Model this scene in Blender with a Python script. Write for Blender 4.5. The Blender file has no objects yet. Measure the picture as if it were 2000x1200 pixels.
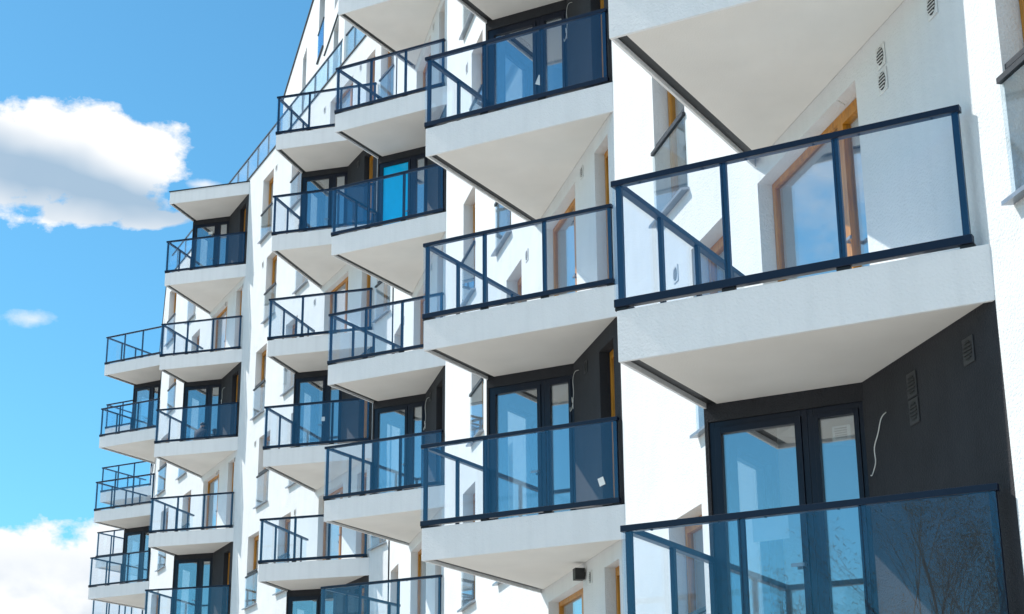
import bpy, math, random
from mathutils import Vector, Matrix
random.seed(7)
R = math.radians
scene = bpy.context.scene
col = scene.collection

# ------------------------------------------------------------------ materials
def new_mat(name):
    m = bpy.data.materials.new(name); m.use_nodes = True
    nt = m.node_tree
    b = nt.nodes['Principled BSDF']
    return m, nt, b

def N(nt, typ, **kw):
    n = nt.nodes.new(typ)
    for k, v in kw.items():
        setattr(n, k, v)
    return n

def stucco(name, c, var=0.04, bump=0.25, scale=55, rough=0.9, streak=0.0, patch=0.0):
    m, nt, b = new_mat(name)
    tc = N(nt, 'ShaderNodeTexCoord')
    n1 = N(nt, 'ShaderNodeTexNoise'); n1.inputs['Scale'].default_value = 1.3; n1.inputs['Detail'].default_value = 5
    nt.links.new(tc.outputs['Object'], n1.inputs['Vector'])
    ramp = N(nt, 'ShaderNodeMapRange'); ramp.inputs[1].default_value = .3; ramp.inputs[2].default_value = .7
    ramp.inputs[3].default_value = 1 - var; ramp.inputs[4].default_value = 1 + var * .4
    nt.links.new(n1.outputs[0], ramp.inputs[0])
    val = ramp.outputs[0]
    if streak:
        mp = N(nt, 'ShaderNodeMapping'); mp.inputs['Scale'].default_value = (7, 7, .35)
        nt.links.new(tc.outputs['Object'], mp.inputs[0])
        n3 = N(nt, 'ShaderNodeTexNoise'); n3.inputs['Scale'].default_value = 1; n3.inputs['Detail'].default_value = 4
        nt.links.new(mp.outputs[0], n3.inputs['Vector'])
        r3 = N(nt, 'ShaderNodeMapRange'); r3.inputs[1].default_value = .45; r3.inputs[2].default_value = .75
        r3.inputs[3].default_value = 1; r3.inputs[4].default_value = 1 - streak
        nt.links.new(n3.outputs[0], r3.inputs[0])
        mu = N(nt, 'ShaderNodeMath', operation='MULTIPLY')
        nt.links.new(val, mu.inputs[0]); nt.links.new(r3.outputs[0], mu.inputs[1]); val = mu.outputs[0]
    mix = N(nt, 'ShaderNodeVectorMath', operation='SCALE'); mix.inputs[0].default_value = c
    nt.links.new(val, mix.inputs['Scale'])
    nt.links.new(mix.outputs[0], b.inputs['Base Color'])
    b.inputs['Roughness'].default_value = rough
    n2 = N(nt, 'ShaderNodeTexNoise'); n2.inputs['Scale'].default_value = scale; n2.inputs['Detail'].default_value = 3
    nt.links.new(tc.outputs['Object'], n2.inputs['Vector'])
    n4 = N(nt, 'ShaderNodeTexNoise'); n4.inputs['Scale'].default_value = 2.2
    nt.links.new(tc.outputs['Object'], n4.inputs['Vector'])
    add = N(nt, 'ShaderNodeMath', operation='MULTIPLY_ADD'); add.inputs[1].default_value = 1.5
    nt.links.new(n4.outputs[0], add.inputs[0]); nt.links.new(n2.outputs[0], add.inputs[2])
    bp = N(nt, 'ShaderNodeBump'); bp.inputs['Strength'].default_value = bump; bp.inputs['Distance'].default_value = .02
    nt.links.new(add.outputs[0], bp.inputs['Height']); nt.links.new(bp.outputs[0], b.inputs['Normal'])
    return m

def plain(name, c, rough=.5, metal=0., var=.12, scale=6, bump=0.0, spec=.5):
    m, nt, b = new_mat(name)
    tc = N(nt, 'ShaderNodeTexCoord')
    n1 = N(nt, 'ShaderNodeTexNoise'); n1.inputs['Scale'].default_value = scale; n1.inputs['Detail'].default_value = 4
    nt.links.new(tc.outputs['Object'], n1.inputs['Vector'])
    r = N(nt, 'ShaderNodeMapRange'); r.inputs[1].default_value = .3; r.inputs[2].default_value = .7
    r.inputs[3].default_value = 1 - var; r.inputs[4].default_value = 1 + var
    nt.links.new(n1.outputs[0], r.inputs[0])
    mix = N(nt, 'ShaderNodeVectorMath', operation='SCALE'); mix.inputs[0].default_value = c
    nt.links.new(r.outputs[0], mix.inputs['Scale']); nt.links.new(mix.outputs[0], b.inputs['Base Color'])
    b.inputs['Roughness'].default_value = rough; b.inputs['Metallic'].default_value = metal
    b.inputs['Specular IOR Level'].default_value = spec
    if bump:
        bp = N(nt, 'ShaderNodeBump'); bp.inputs['Strength'].default_value = bump; bp.inputs['Distance'].default_value = .01
        nt.links.new(n1.outputs[0], bp.inputs['Height']); nt.links.new(bp.outputs[0], b.inputs['Normal'])
    return m

def wood(name, c):
    m, nt, b = new_mat(name)
    tc = N(nt, 'ShaderNodeTexCoord')
    mp = N(nt, 'ShaderNodeMapping'); mp.inputs['Scale'].default_value = (40, 40, 2.5)
    nt.links.new(tc.outputs['Object'], mp.inputs[0])
    n1 = N(nt, 'ShaderNodeTexNoise'); n1.inputs['Scale'].default_value = 1.0; n1.inputs['Detail'].default_value = 5
    nt.links.new(mp.outputs[0], n1.inputs['Vector'])
    r = N(nt, 'ShaderNodeValToRGB')
    r.color_ramp.elements[0].position = .3; r.color_ramp.elements[0].color = (c[0]*.6, c[1]*.55, c[2]*.5, 1)
    r.color_ramp.elements[1].position = .7; r.color_ramp.elements[1].color = (*c, 1)
    nt.links.new(n1.outputs[0], r.inputs[0]); nt.links.new(r.outputs[0], b.inputs['Base Color'])
    b.inputs['Roughness'].default_value = .4
    return m

def glass(name, base, tint, wav=0.0, wscale=1.2, rtint=(1, 1, 1), dirt=0.0):
    m, nt, b = new_mat(name); nt.nodes.remove(b)
    out = nt.nodes['Material Output']
    tr = N(nt, 'ShaderNodeBsdfTransparent'); tr.inputs[0].default_value = (*tint, 1)
    gl = N(nt, 'ShaderNodeBsdfGlossy'); gl.inputs['Roughness'].default_value = 0.0; gl.inputs['Color'].default_value = (*rtint, 1)
    lw = N(nt, 'ShaderNodeLayerWeight'); lw.inputs['Blend'].default_value = .5
    pw = N(nt, 'ShaderNodeMath', operation='POWER'); pw.inputs[1].default_value = 5
    nt.links.new(lw.outputs['Facing'], pw.inputs[0])
    ma = N(nt, 'ShaderNodeMath', operation='MULTIPLY_ADD'); ma.inputs[1].default_value = 1 - base; ma.inputs[2].default_value = base
    nt.links.new(pw.outputs[0], ma.inputs[0])
    mx = N(nt, 'ShaderNodeMixShader')
    nt.links.new(ma.outputs[0], mx.inputs[0]); nt.links.new(tr.outputs[0], mx.inputs[1]); nt.links.new(gl.outputs[0], mx.inputs[2])
    if wav:
        tc = N(nt, 'ShaderNodeTexCoord'); n1 = N(nt, 'ShaderNodeTexNoise'); n1.inputs['Scale'].default_value = wscale; n1.inputs['Detail'].default_value = 1
        nt.links.new(tc.outputs['Object'], n1.inputs['Vector'])
        bp = N(nt, 'ShaderNodeBump'); bp.inputs['Strength'].default_value = wav; bp.inputs['Distance'].default_value = .02
        nt.links.new(n1.outputs[0], bp.inputs['Height']); nt.links.new(bp.outputs[0], gl.inputs['Normal'])
    last = mx.outputs[0]
    if dirt:
        tc = N(nt, 'ShaderNodeTexCoord'); n2 = N(nt, 'ShaderNodeTexNoise'); n2.inputs['Scale'].default_value = 9; n2.inputs['Detail'].default_value = 7
        nt.links.new(tc.outputs['Object'], n2.inputs['Vector'])
        rr = N(nt, 'ShaderNodeMapRange'); rr.inputs[1].default_value = .45; rr.inputs[2].default_value = .8; rr.inputs[3].default_value = dirt*.25; rr.inputs[4].default_value = dirt
        nt.links.new(n2.outputs[0], rr.inputs[0])
        df = N(nt, 'ShaderNodeBsdfDiffuse'); df.inputs[0].default_value = (.6, .62, .64, 1)
        m2 = N(nt, 'ShaderNodeMixShader'); nt.links.new(rr.outputs[0], m2.inputs[0]); nt.links.new(last, m2.inputs[1]); nt.links.new(df.outputs[0], m2.inputs[2])
        last = m2.outputs[0]
    nt.links.new(last, out.inputs[0])
    return m

M = {}
M['white'] = stucco('white_render', (.775, .785, .79), .05, .6, 45, streak=.035)
M['fascia'] = stucco('fascia_render', (.84, .84, .84), .04, .45, 42, streak=.05)
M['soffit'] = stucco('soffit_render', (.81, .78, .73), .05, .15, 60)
M['dark'] = stucco('anthracite_render', (.026, .027, .033), .25, .6, 60, streak=.15)
M['channel'] = plain('drip_channel_metal', (.022, .023, .025), .45, .2)
M['metal'] = plain('navy_powder_coat', (.0045, .0095, .027), .32, 0, .06, spec=.4)
M['black'] = plain('black_plastic', (.01, .01, .011), .5)
M['frame'] = plain('dark_window_frame', (.006, .010, .024), .35, 0, .06, spec=.35)
M['greyframe'] = plain('grey_window_frame', (.13, .145, .17), .35, .3)
M['wood'] = wood('orange_wood_frame', (.66, .27, .022))
M['sill'] = plain('grey_metal_sill', (.32, .35, .39), .35, .7)
M['coping'] = plain('dark_coping', (.03, .035, .045), .45, .4)
M['rail_glass'] = glass('railing_glass', .056, (.978, .990, .996), .0015, 1.1, (.46, .78, 1), .0)
M['pane'] = glass('window_glass', .34, (.88, .94, .97), .008, .8, (.95, .98, 1), .01)
M['terr_glass'] = glass('terrace_glass', .09, (.84, .94, .98), .01, .9, (.80, .92, 1), .09)
M['guard'] = glass('guard_glass', .03, (.88, .93, .95), .008, 1.1, (.85, .93, 1), .06)
M['bluepane'] = plain('cyan_pane', (.0, .56, 1.0), .12, 0, .03)  # opaque vivid cyan in place of clear glass on one door pane
M['inside'] = stucco('interior_plaster', (.74, .74, .72), .02, .05, 40)
M['vent'] = plain('vent_plastic', (.70, .70, .69), .5)
M['darkvent'] = plain('dark_vent_plastic', (.03, .03, .034), .5)
M['paper'] = plain('paper', (.80, .80, .78), .8, 0, .05)
M['ink'] = plain('print_ink', (.25, .26, .28), .8)
M['cable'] = plain('white_cable', (.7, .69, .66), .5)
M['bark'] = stucco('bark', (.24, .17, .115), .3, .8, 20)
M['leafbud'] = plain('bud_leaves', (.24, .17, .08), .7, 0, .3)
M['skin'] = plain('skin', (.5, .32, .24), .6)
M['cloth'] = plain('dark_jacket', (.03, .035, .05), .8)
M['hair'] = plain('dark_hair', (.02, .015, .012), .7)

# ------------------------------------------------------------------ mesh helpers
class MB:
    def __init__(s): s.v = []; s.f = []; s.m = []
    def quad(s, a, b, c, d, mi=0):
        i = len(s.v); s.v += [tuple(a), tuple(b), tuple(c), tuple(d)]; s.f.append((i, i+1, i+2, i+3)); s.m.append(mi)
    def hexa(s, p, mi=0):      # p: 4 bottom ccw, 4 top ccw
        i = len(s.v); s.v += [tuple(q) for q in p]
        for f in ((3, 2, 1, 0), (4, 5, 6, 7), (0, 1, 5, 4), (1, 2, 6, 5), (2, 3, 7, 6), (3, 0, 4, 7)):
            s.f.append(tuple(i + k for k in f)); s.m.append(mi)
    def box(s, fr, x0, x1, y0, y1, z0, z1, mi=0):
        s.hexa([fr(x0, y0, z0), fr(x1, y0, z0), fr(x1, y1, z0), fr(x0, y1, z0),
                fr(x0, y0, z1), fr(x1, y0, z1), fr(x1, y1, z1), fr(x0, y1, z1)], mi)
    def prism(s, pts, z0, z1, mi=0):   # pts world xy ccw
        n = len(pts); i = len(s.v)
        s.v += [(p[0], p[1], z0) for p in pts] + [(p[0], p[1], z1) for p in pts]
        s.f.append(tuple(i + k for k in reversed(range(n)))); s.m.append(mi)
        s.f.append(tuple(i + n + k for k in range(n))); s.m.append(mi)
        for k in range(n):
            l = (k+1) % n
            s.f.append((i+k, i+l, i+n+l, i+n+k)); s.m.append(mi)
    def tube(s, pts, radii, seg=8, mi=0):
        pts = [Vector(p) for p in pts]; n = len(pts); base = len(s.v)
        for k, p in enumerate(pts):
            d = (pts[min(k+1, n-1)] - pts[max(k-1, 0)]).normalized()
            a = d.orthogonal().normalized() if k == 0 else (last - d * last.dot(d)).normalized()
            last = a; b = d.cross(a)
            r = radii[k] if isinstance(radii, (list, tuple)) else radii
            for j in range(seg):
                t = 2*math.pi*j/seg
                s.v.append(tuple(p + (a*math.cos(t) + b*math.sin(t))*r))
        for k in range(n-1):
            for j in range(seg):
                l = (j+1) % seg
                s.f.append((base+k*seg+j, base+k*seg+l, base+(k+1)*seg+l, base+(k+1)*seg+j)); s.m.append(mi)
        s.f.append(tuple(base + j for j in reversed(range(seg)))); s.m.append(mi)
        s.f.append(tuple(base + (n-1)*seg + j for j in range(seg))); s.m.append(mi)
    def build(s, name, mats, parent=None, origin=None, bevel=0, smooth=False):
        me = bpy.data.meshes.new(name)
        o = Vector(origin) if origin is not None else Vector((0, 0, 0))
        me.from_pydata([tuple(Vector(v) - o) for v in s.v], [], s.f)
        if not isinstance(mats, (list, tuple)): mats = [mats]
        for m in mats: me.materials.append(m)
        for p, mi in zip(me.polygons, s.m): p.material_index = mi
        if smooth:
            for p in me.polygons: p.use_smooth = True
        me.update()
        ob = bpy.data.objects.new(name, me); col.objects.link(ob)
        if parent is not None:
            ob.parent = parent
        pw = world_loc(parent) if parent is not None else Vector((0, 0, 0))
        ob.location = o - pw
        WL[ob.name] = o
        if bevel:
            b = ob.modifiers.new('bevel', 'BEVEL'); b.width = bevel; b.segments = 2; b.limit_method = 'ANGLE'
        return ob
WL = {}
def world_loc(o): return WL[o.name]
def empty(name, loc=(0, 0, 0)):
    o = bpy.data.objects.new(name, None); col.objects.link(o); o.location = loc; WL[o.name] = Vector(loc); return o
def tag(o, label=None, cat=None, group=None, kind=None):
    if label: o['label'] = label
    if cat: o['category'] = cat
    if group: o['group'] = group
    if kind: o['kind'] = kind
    return o

def frame2(P, ang):
    a = R(ang); ex = Vector((math.cos(a), math.sin(a))); ey = Vector((-ex.y, ex.x)); P = Vector(P)
    def fr(x, y, z):
        q = P + ex*x + ey*y
        return (q.x, q.y, z)
    return fr
def clip(poly, a, b, c):      # keep a*x+b*y >= c
    out = []
    for i in range(len(poly)):
        p, q = poly[i], poly[(i+1) % len(poly)]
        dp, dq = a*p[0]+b*p[1]-c, a*q[0]+b*q[1]-c
        if dp >= 0: out.append(p)
        if (dp >= 0) != (dq >= 0):
            t = dp/(dp-dq); out.append((p[0]+(q[0]-p[0])*t, p[1]+(q[1]-p[1])*t))
    return out

# ------------------------------------------------------------------ survey of the building
EYE = 1.65                       # the camera stands at eye height above the ground (z = 0)
Z0 = 1.44 + EYE; FH = 3.0
def zl(L): return Z0 + FH*L
WID = {'A': 3.13, 'B': 3.10, 'C': 3.0}; BAYY = 1.76
A1, A2, A3 = 102.9, 115.2, 103.0
def lp(O, ang, s): return (O[0] + s*math.cos(R(ang)), O[1] + s*math.sin(R(ang)))
O1 = (3.60, 11.87); O2 = (-3.63, 42.03)
BEND = 29.75
B2 = -1.32
O3 = lp(O2, A2, 24.0)
# line frames: x along the facade (away from the camera), y > 0 outward (towards the left), z up
def lineframe(O, ang):
    a = R(ang); t = (math.cos(a), math.sin(a)); n = (-t[1], t[0])
    def fr(s, o, z): return (O[0] + t[0]*s + n[0]*o, O[1] + t[1]*s + n[1]*o, z)
    return fr
F1, F2, F3 = lineframe(O1, A1), lineframe(O2, A2), lineframe(O3, A3)

building = tag(empty('apartment_building', (O1[0], O1[1], 0)),
    'white rendered apartment building with projecting wedge balconies, navy glass railings and dark grey recessed bays', 'building')

# column: line frame, facade angle, s of its right corner, front angle, first slab level, last slab level, parity of dark floors
COLS = [
 dict(n='A', F=F1, fa=A1, s=0.0,   al=-29.7, lo=0, hi=3, dark=0, rail=2.93, open2=False),
 dict(n='B', F=F1, fa=A1, s=9.71,  al=-29.6, lo=0, hi=5, dark=1, rail=2.98, open2=True),
 dict(n='C', F=F1, fa=A1, s=22.41, al=-29.2, lo=1, hi=7, dark=0, rail=2.98, open2=True),
 dict(n='D', F=F2, fa=A2, s=0.0,   al=-17.0, lo=1, hi=6, dark=1, rail=2.98, open2=True),
 dict(n='E', F=F2, fa=A2, s=12.55, al=-17.0, lo=1, hi=7, dark=0, rail=2.98, open2=True),
 dict(n='F', F=F3, fa=A3, s=-0.05, al=-29.5, lo=2, hi=6, dark=1, rail=2.98, open2=True),
 dict(n='G', F=F3, fa=A3, s=10.6,  al=-29.5, lo=3, hi=6, dark=0, rail=2.98, open2=True),
]

dark_cells = []     # (line, s0, s1, z0, z1) painted anthracite
holes = {'1': [], '2': [], '3': []}
key = {id(F1): '1', id(F2): '2', id(F3): '3'}
GAP = .0

def opening_window(k, s0, s1, L, guard=True, name='window', wood_in=True):
    z0, z1 = zl(L)+.2, zl(L)+2.4
    holes[k].append((s0, s1, z0, z1))
    wins.append((k, s0, s1, z0, z1, guard))
wins = []; doors = []

for L in range(-1, 7):
    ev = L % 2 == 0
    # line 1
    if ev:
        opening_window('1', 6.75, 7.95, L); opening_window('1', 15.38, 16.55, L); opening_window('1', 18.55, 19.65, L)
        opening_window('1', -3.4, -2.2, L)
    else:
        opening_window('1', 5.58, 6.72, L); opening_window('1', 16.15, 17.32, L); opening_window('1', 19.3, 20.48, L)
        opening_window('1', -1.62, -.45, L); opening_window('1', 28.3, 29.5, L)
    # line 2
    if ev:
        for c in (0, 12.55):
            if L >= 0: opening_window('2', c+6.6, c+7.75, L); 
            opening_window('2', c+9.72, c+10.88, L)
        opening_window('2', -1.15, -.15, L)
    else:
        for c in (0, 12.55):
            opening_window('2', c+5.75, c+6.9, L); opening_window('2', c+8.97, c+10.12, L)
    for c in (4.9, 7.6):
        opening_window('3', c, c+1.1, L)

for C in COLS:
    k = key[id(C['F'])]
    for L in range(-1, C['hi']+1):
        if L >= 7 or (L == C['hi'] and C['n'] in 'DFG' and False): continue
        isdark = (L % 2) == C['dark']
        roofed = L+1 <= C['hi']
        s = C['s']; zb, zt = zl(L), zl(L+1)
        if isdark and roofed and L >= C['lo']:
            holes[k].append((s+2.42, s+4.45, zb, zt-.40))
            dark_cells.append((k, s+.0, s+2.42, zb, zt-.41))
            if C['open2']: doors.append((k, s+.32, s+1.02, L, 'narrow', True)); holes[k].append((s+.32, s+1.02, zb+.02, zb+2.35))
        else:
            if C['open2']:
                holes[k].append((s+.32, s+1.02, zb+.02, zb+2.35)); doors.append((k, s+.32, s+1.02, L, 'narrow', False))
                holes[k].append((s+2.12, s+4.12, zb+.02, zb+2.35)); doors.append((k, s+2.12, s+4.12, L, 'wide', False))
            else:
                holes[k].append((s+2.06, s+4.56, zb+.02, zb+2.35)); doors.append((k, s+2.06, s+4.56, L, 'wide', False))

# ------------------------------------------------------------------ facade walls
TOP = 22.55 + EYE
FR = {'1': F1, '2': F2, '3': F3}
RANGE = {'1': (-5.5, BEND, 0, TOP), '2': (B2, 24.0, 0, TOP), '3': (0, 22.0, 0, TOP)}
WT = .30
def inrect(s, z, r): return r[0] < s < r[1] and r[2] < z < r[3]
wall = MB()
class Patches:
    def __init__(s): s.p = {}
    def at(s, k, cs, cz):
        best = min([d for d in dark_cells if d[0] == k], key=lambda d: max(d[1]-cs, cs-d[2], 0)+max(d[3]-cz, cz-d[4], 0))
        return s.p.setdefault(best, MB())
patches = Patches()
for k, fr in FR.items():
    s0, s1, z0, z1 = RANGE[k]
    hs = [h for h in holes[k] if h[1] > s0 and h[0] < s1 and h[3] < z1+.1]
    dk = [d[1:] for d in dark_cells if d[0] == k]
    ss = sorted({s0, s1, *[min(max(h[i], s0), s1) for h in hs+dk for i in (0, 1)]})
    zs = sorted({z0, z1, *[min(max(h[i], z0), z1) for h in hs+dk for i in (2, 3)]})
    state = {}
    for i in range(len(ss)-1):
        for j in range(len(zs)-1):
            cs, cz = (ss[i]+ss[i+1])/2, (zs[j]+zs[j+1])/2
            if any(inrect(cs, cz, h) for h in hs): st = 'h'
            elif any(inrect(cs, cz, d) for d in dk): st = 'd'
            else: st = 'w'
            state[i, j] = st
    # merge cells vertically then emit front and back faces, reveals at the holes
    for i in range(len(ss)-1):
        j = 0
        while j < len(zs)-1:
            st = state[i, j]; e = j
            while e+1 < len(zs)-1 and state[i, e+1] == st: e += 1
            if st != 'h':
                mb = wall if st == 'w' else patches.at(k, (ss[i]+ss[i+1])/2, (zs[j]+zs[e+1])/2)
                a, b, c, d = ss[i], ss[i+1], zs[j], zs[e+1]
                mb.quad(fr(b, 0, c), fr(a, 0, c), fr(a, 0, d), fr(b, 0, d))
                wall.quad(fr(a, -WT, c), fr(b, -WT, c), fr(b, -WT, d), fr(a, -WT, d), 1)
            j = e+1
    for i in range(len(ss)-1):
        for j in range(len(zs)-1):
            if state[i, j] != 'h': continue
            a, b, c, d = ss[i], ss[i+1], zs[j], zs[j+1]
            for di, dj, q in ((-1, 0, (a, a, c, d)), (1, 0, (b, b, c, d)), (0, -1, (a, b, c, c)), (0, 1, (a, b, d, d))):
                st = state.get((i+di, j+dj), 'w')
                s_a0, s_b0, z_a0, z_b0 = q; s_a0 += di*.02; s_b0 += di*.02; z_a0 += dj*.02; z_b0 += dj*.02
                if st == 'h': continue
                mb = wall if st == 'w' else patches.at(k, (s_a0 + s_b0)/2, (z_a0+z_b0)/2)
                s_a, s_b, z_a, z_b = q
                if di: mb.quad(fr(s_a, 0, z_a), fr(s_a, -WT, z_a), fr(s_a, -WT, z_b), fr(s_a, 0, z_b))
                else: mb.quad(fr(s_a, 0, z_a), fr(s_b, 0, z_a), fr(s_b, -WT, z_a), fr(s_a, -WT, z_a))
# end wall of the near end, and the wall top
wall.quad(F1(-5.5, 0, 0), F1(-5.5, -9, 0), F1(-5.5, -9, TOP), F1(-5.5, 0, TOP))
for k, fr in FR.items():
    s0, s1 = RANGE[k][:2]
    wall.quad(fr(s0, 0, TOP), fr(s1, 0, TOP), fr(s1, -WT, TOP), fr(s0, -WT, TOP))
wall_ob = wall.build('facade_wall', [M['white'], M['inside']], building, (O1[0], O1[1], 0))
for (k_, a_, b_, c_, d_), mb_ in patches.p.items():
    dw = mb_.build('recess_wall', M['dark'], building, FR[k_](a_, 0, c_))
    dw['label'] = 'dark grey rendered wall patch behind a balcony'

# copings along the wall top
cp = MB()
cp.box(F1, -5.5, BEND, -.36, .035, TOP, TOP+.04)
cp.box(F2, B2, 24.0, -.36, .035, TOP+.002, TOP+.042)
cp.box(F3, 0.05, 22, -.36, .035, TOP, TOP+.04)
cp.build('coping', M['coping'], building)

# floors, roof deck, inner walls
DEP = 7.0
fl = MB()
def footprint(inset=WT, dep=DEP):
    return [F1(-5.45, -inset, 0), F1(BEND, -inset, 0), F2(24, -inset, 0), F3(22, -inset, 0),
            F3(22, -dep, 0), F3(2, -dep, 0), F2(22, -dep, 0), F2(B2+1.0, -dep, 0), F1(BEND-.5, -dep, 0), F1(-5.45, -dep, 0)]
strips = [(F1(-5.45, -WT, 0), F1(BEND, -WT, 0), F1(BEND, -DEP, 0), F1(-5.45, -DEP, 0)),
          (F2(B2, -WT, 0), F2(24, -WT, 0), F2(24, -DEP, 0), F2(B2, -DEP, 0)),
          (F3(0.0, -WT, 0), F3(22, -WT, 0), F3(22, -DEP, 0), F3(0.0, -DEP, 0))]
for L in range(-1, 8):
    for q, st in enumerate(strips):
        dz = .004*q
        fl.prism([(p[0], p[1]) for p in reversed(st)], zl(L)-.33+dz, zl(L)-.004+dz, 0)
fl.build('floor_slab', M['inside'], building)
iw = MB()
iw.quad(F1(-5.45, -DEP, 0), F1(BEND, -DEP, 0), F1(BEND, -DEP, TOP), F1(-5.45, -DEP, TOP))
iw.quad(F2(B2, -DEP, 0), F2(24, -DEP, 0), F2(24, -DEP, TOP), F2(B2, -DEP, TOP))
iw.quad(F3(0, -DEP, 0), F3(22, -DEP, 0), F3(22, -DEP, TOP), F3(0, -DEP, TOP))
for fr, ss_ in ((F1, (5.0, 9.2, 14.7, 18.0, 21.9, 27.6)), (F2, (-.1, 5.2, 8.4, 12.2, 17.6, 21.0)), (F3, (3, 6.9, 10.2, 15.5, 22.0))):
    for s in ss_:
        iw.box(fr, s-.06, s+.06, -DEP, -WT-.002, 0.01, TOP-.01)
iw.build('interior_wall', M['inside'], building)

# ------------------------------------------------------------------ windows and doors
def bars(mb, fr, s0, s1, y0, y1, z0, z1, w, mulls=(), trans=()):
    mb.box(fr, s0, s0+w, y0, y1, z0, z1); mb.box(fr, s1-w, s1, y0, y1, z0, z1)
    mb.box(fr, s0+w, s1-w, y0, y1, z0, z0+w); mb.box(fr, s0+w, s1-w, y0, y1, z1-w, z1)
    for m in mulls: mb.box(fr, m-w*.6, m+w*.6, y0, y1, z0+w, z1-w)
    for t in trans: mb.box(fr, s0+w, s1-w, y0, y1, t-w*.5, t+w*.5)

def inframe(x, y, z):
    v = Vector((x, y, z-EYE)); p = R(18.47); d = v.y*math.cos(p)+v.z*math.sin(p)
    if d <= 0: return False
    X = v.x/d*3284; Y = (-v.y*math.sin(p)+v.z*math.cos(p))/d*3284
    return abs(X) < 1120 and abs(Y) < 720

for k, s0, s1, z0, z1, guard in wins:
    fr = FR[k]
    lo, hi = RANGE[k][:2]
    if s0 < lo or s1 > hi: continue
    if not (inframe(*fr(s0, 0, z0)) or inframe(*fr(s1, 0, z1)) or inframe(*fr(s1, 0, z0))): 
        vis = False
    else: vis = True
    o = fr((s0+s1)/2, 0, z0)
    f = MB(); bars(f, fr, s0+.004, s1-.004, -.27, -.20, z0+.03, z1-.004, .07)
    bars(f, fr, s0+.075, s1-.075, -.255, -.185, z0+.102, z1-.076, .055)
    w = f.build('window', M['wood'], building, o)
    if not vis:
        p = MB(); p.box(fr, s0+.13, s1-.13, -.235, -.222, z0+.157, z1-.131); p.build('pane', M['pane'], w, o)
        continue
    p = MB(); p.box(fr, s0+.128, s1-.128, -.235, -.222, z0+.155, z1-.129); p.build('pane', M['pane'], w, o)
    sl = MB()
    P = [fr(s0-.05, .09, z0-.02), fr(s1+.05, .09, z0-.02), fr(s1+.05, -.2, z0+.005), fr(s0-.05, -.2, z0+.005)]
    sl.hexa([fr(s0-.05, .002, z0-.045), fr(s1+.05, .002, z0-.045), fr(s1+.05, .10, z0-.06), fr(s0-.05, .10, z0-.06),
             fr(s0-.05, .002, z0-.012), fr(s1+.05, .002, z0-.012), fr(s1+.05, .10, z0-.027), fr(s0-.05, .10, z0-.027)])
    sl.box(fr, s0+.002, s1-.002, -.20, .002, z0+.001, z0+.02)
    sl.build('sill', M['sill'], w, o)
    g = MB(); g.box(fr, s0-.02, s1+.02, .012, .024, z0+.02, z0+.92); g.build('guard_glass', M['guard'], w, o)
    r = MB(); r.box(fr, s0-.03, s1+.03, .004, .045, z0+.92, z0+.965)
    f2 = MB(); f2.box(fr, s0+.004, s1-.004, -.06, -.02, z0+1.03, z0+1.075); f2.build('transom', M['coping'], w, o)
    r.build('guard_rail', M['coping'], w, o)

for k, s0, s1, L, kind_, dark in doors:
    fr = FR[k]; lo, hi = RANGE[k][:2]
    if s0 < lo or s1 > hi: continue
    z0, z1 = zl(L)+.022, zl(L)+2.348
    o = fr((s0+s1)/2, 0, z0)
    f = MB()
    if kind_ == 'wide':
        mid = s0 + (s1-s0)*(.30 if s1-s0 > 2.2 else .32)
        bars(f, fr, s0+.004, s1-.004, -.24, -.16, z0, z1, .07, mulls=(mid,))
        bars(f, fr, s0+.075, mid-.045, -.225, -.145, z0+.072, z1-.072, .06)
        ob = f.build('balcony_door', M['wood'], building, o)
        p = MB(); p.box(fr, s0+.13, mid-.10, -.205, -.19, z0+.13, z1-.13); p.build('pane', M['pane'], ob, o)
        p = MB(); p.box(fr, mid+.04, s1-.07, -.205, -.19, z0+.07, z1-.07); p.build('pane', M['pane'], ob, o)
        h = MB(); h.box(fr, mid-.085, mid-.065, -.145, -.09, z0+1.0, z0+1.03); h.box(fr, mid-.20, mid-.065, -.11, -.09, z0+1.0, z0+1.03)
        h.build('handle', M['sill'], ob, o)
    else:
        bars(f, fr, s0+.004, s1-.004, -.24, -.15, z0, z1, .07)
        bars(f, fr, s0+.075, s1-.075, -.225, -.135, z0+.072, z1-.072, .05)
        ob = f.build('balcony_door', M['wood'], building, o)
        p = MB(); p.box(fr, s0+.12, s1-.12, -.205, -.19, z0+.12, z1-.12); p.build('pane', M['pane'], ob, o)

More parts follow.
